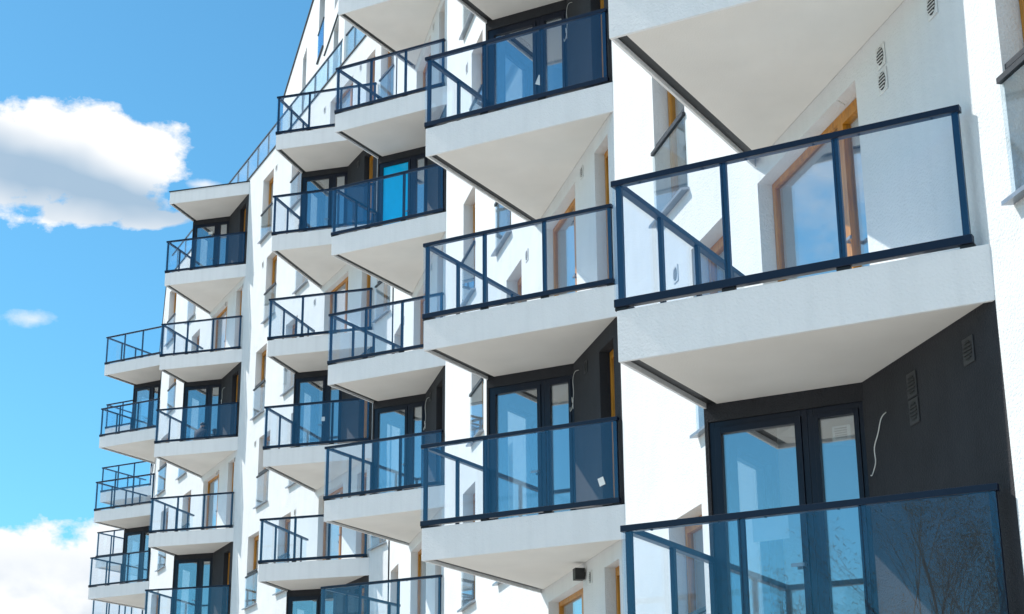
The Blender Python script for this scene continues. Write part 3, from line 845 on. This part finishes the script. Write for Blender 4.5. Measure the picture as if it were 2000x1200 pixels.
# unseen scattered cloud behind and beside the camera, added for reflections and neutral fill
gen = mth('MULTIPLY', mth('SUBTRACT', mth('ADD', mth('MULTIPLY', noise(2.6, 8, 5.2, .2), 1.0), mth('MULTIPLY', mth('SUBTRACT', nA, .5), .25)), .46), 8, None, True)
away = mth('MULTIPLY', mth('SUBTRACT', mth('ABSOLUTE', mth('ADD', az, -.02)), .40), 4, None, True)
gen = mth('MULTIPLY', gen, away)
clear = mth('MAXIMUM', mth('MULTIPLY', mth('SUBTRACT', mth('ABSOLUTE', mth('SUBTRACT', az, 2.35)), .42), 4, None, True), mth('MULTIPLY', mth('SUBTRACT', el, .75), 4, None, True))
gen = mth('MULTIPLY', gen, clear)
lowel = mth('MULTIPLY', mth('SUBTRACT', el, .02), 12, None, True)
gen = mth('MULTIPLY', gen, lowel)
# unseen, over-bright cloud added behind the camera to fill the shaded slab fronts
rear = mth('MULTIPLY', mth('SUBTRACT', mth('ABSOLUTE', mth('ADD', az, -.36)), 2.45), 3, None, True)
fill_bank = mth('MULTIPLY', mth('MULTIPLY', mth('SUBTRACT', mth('ADD', noise(3.1, 8, 7.7, .2), .16), .46), 7, None, True), mth('MULTIPLY', rear, mth('MULTIPLY', mth('SUBTRACT', el, .30), 5, None, True)))
mask = mth('MAXIMUM', mth('MAXIMUM', mth('MAXIMUM', m1, m2), mth('MAXIMUM', m3, gen)), fill_bank)
# cloud tone: sunlit crowns and shaded blue-grey bases painted into the cloud colour
a1, e1 = AE(60, 245)
line = mth('ADD', e1, mth('MULTIPLY', mth('SUBTRACT', az, a1), .24))
wob = mth('MULTIPLY', mth('SUBTRACT', nD, .5), .030)
below = mth('MULTIPLY', mth('ADD', mth('SUBTRACT', line, el), wob), 55, None, True)
a1b, e1b = AE(60, 425)
above = mth('MULTIPLY', mth('ADD', mth('SUBTRACT', el, mth('ADD', e1b, mth('MULTIPLY', mth('SUBTRACT', az, a1b), .1))), wob), 40, None, True)
thick = mth('MULTIPLY', mth('ADD', body1, .10), 5.5, None, True)
sh1 = mth('MULTIPLY', mth('MULTIPLY', below, above), mth('MULTIPLY', thick, mth('ADD', .72, mth('MULTIPLY', nB, .7))))
a2_, e2_ = AE(100, 1100)
sh2 = mth('MULTIPLY', mth('MULTIPLY', mth('SUBTRACT', e2_+.012, el), 22, None, True), mth('MULTIPLY', mth('SUBTRACT', noise(18, 5, 4.), .36), 4, None, True))
sh = mth('ADD', mth('MULTIPLY', sh1, .95), mth('MULTIPLY', mth('MULTIPLY', sh2, m2), .95), None, True)
tone = N(nt, 'ShaderNodeMix', data_type='RGBA'); nt.links.new(sh, tone.inputs[0])
SKYS = .12
CW = 3.8
tone.inputs[6].default_value = (CW, CW*1.02, CW*1.04, 1); tone.inputs[7].default_value = (CW*.40, CW*.55, CW*.71, 1)
# the photograph's sky is a saturated cyan-blue
hs = N(nt, 'ShaderNodeVectorMath', operation='MULTIPLY'); hs.inputs[1].default_value = (.285, .57, .605)
nt.links.new(sky.outputs[0], hs.inputs[0])
mixc = N(nt, 'ShaderNodeMix', data_type='RGBA'); nt.links.new(mask, mixc.inputs[0])
boost = N(nt, 'ShaderNodeVectorMath', operation='SCALE'); nt.links.new(tone.outputs[2], boost.inputs[0]); nt.links.new(mth('ADD', 1, mth('MULTIPLY', fill_bank, 1.7)), boost.inputs['Scale'])  # added rear cloud made brighter than the rest as fill light
nt.links.new(hs.outputs[0], mixc.inputs[6]); nt.links.new(boost.outputs[0], mixc.inputs[7])
nt.links.new(mixc.outputs[2], bg.inputs[0]); bg.inputs[1].default_value = SKYS

sl = bpy.data.lights.new('sun', 'SUN'); sl.energy = 2.1; sl.angle = R(.5); sl.color = (1, .955, .89)
so = bpy.data.objects.new('sun', sl); col.objects.link(so)
sd = Vector((math.cos(R(SUNEL))*sx, math.cos(R(SUNEL))*sy_, math.sin(R(SUNEL))))
so.rotation_euler = sd.to_track_quat('Z', 'Y').to_euler(); so.location = (-30, 10, 40)

# ------------------------------------------------------------------ camera
cam = bpy.data.cameras.new('camera'); co = bpy.data.objects.new('camera', cam); col.objects.link(co); scene.camera = co
cam.sensor_width = 36; cam.lens = 3283.9/2000*36; cam.clip_end = 5000; cam.clip_start = .1
p, r = R(18.4687), R(-.434)
Rv = Vector((1, 0, 0)); U = Vector((0, -math.sin(p), math.cos(p))); Fv = Vector((0, math.cos(p), math.sin(p)))
right = Rv*math.cos(r) + U*math.sin(r); up = -Rv*math.sin(r) + U*math.cos(r)
mat = Matrix((( right.x, up.x, -Fv.x, 0), (right.y, up.y, -Fv.y, 0), (right.z, up.z, -Fv.z, EYE), (0, 0, 0, 1)))
co.matrix_world = mat

scene.render.engine = 'CYCLES'
scene.cycles.max_bounces = 10; scene.cycles.transparent_max_bounces = 40; scene.cycles.glossy_bounces = 6; scene.cycles.diffuse_bounces = 5
scene.view_settings.view_transform = 'Standard'; scene.view_settings.look = 'None'; scene.view_settings.gamma = 1
scene.view_settings.exposure = 1.16
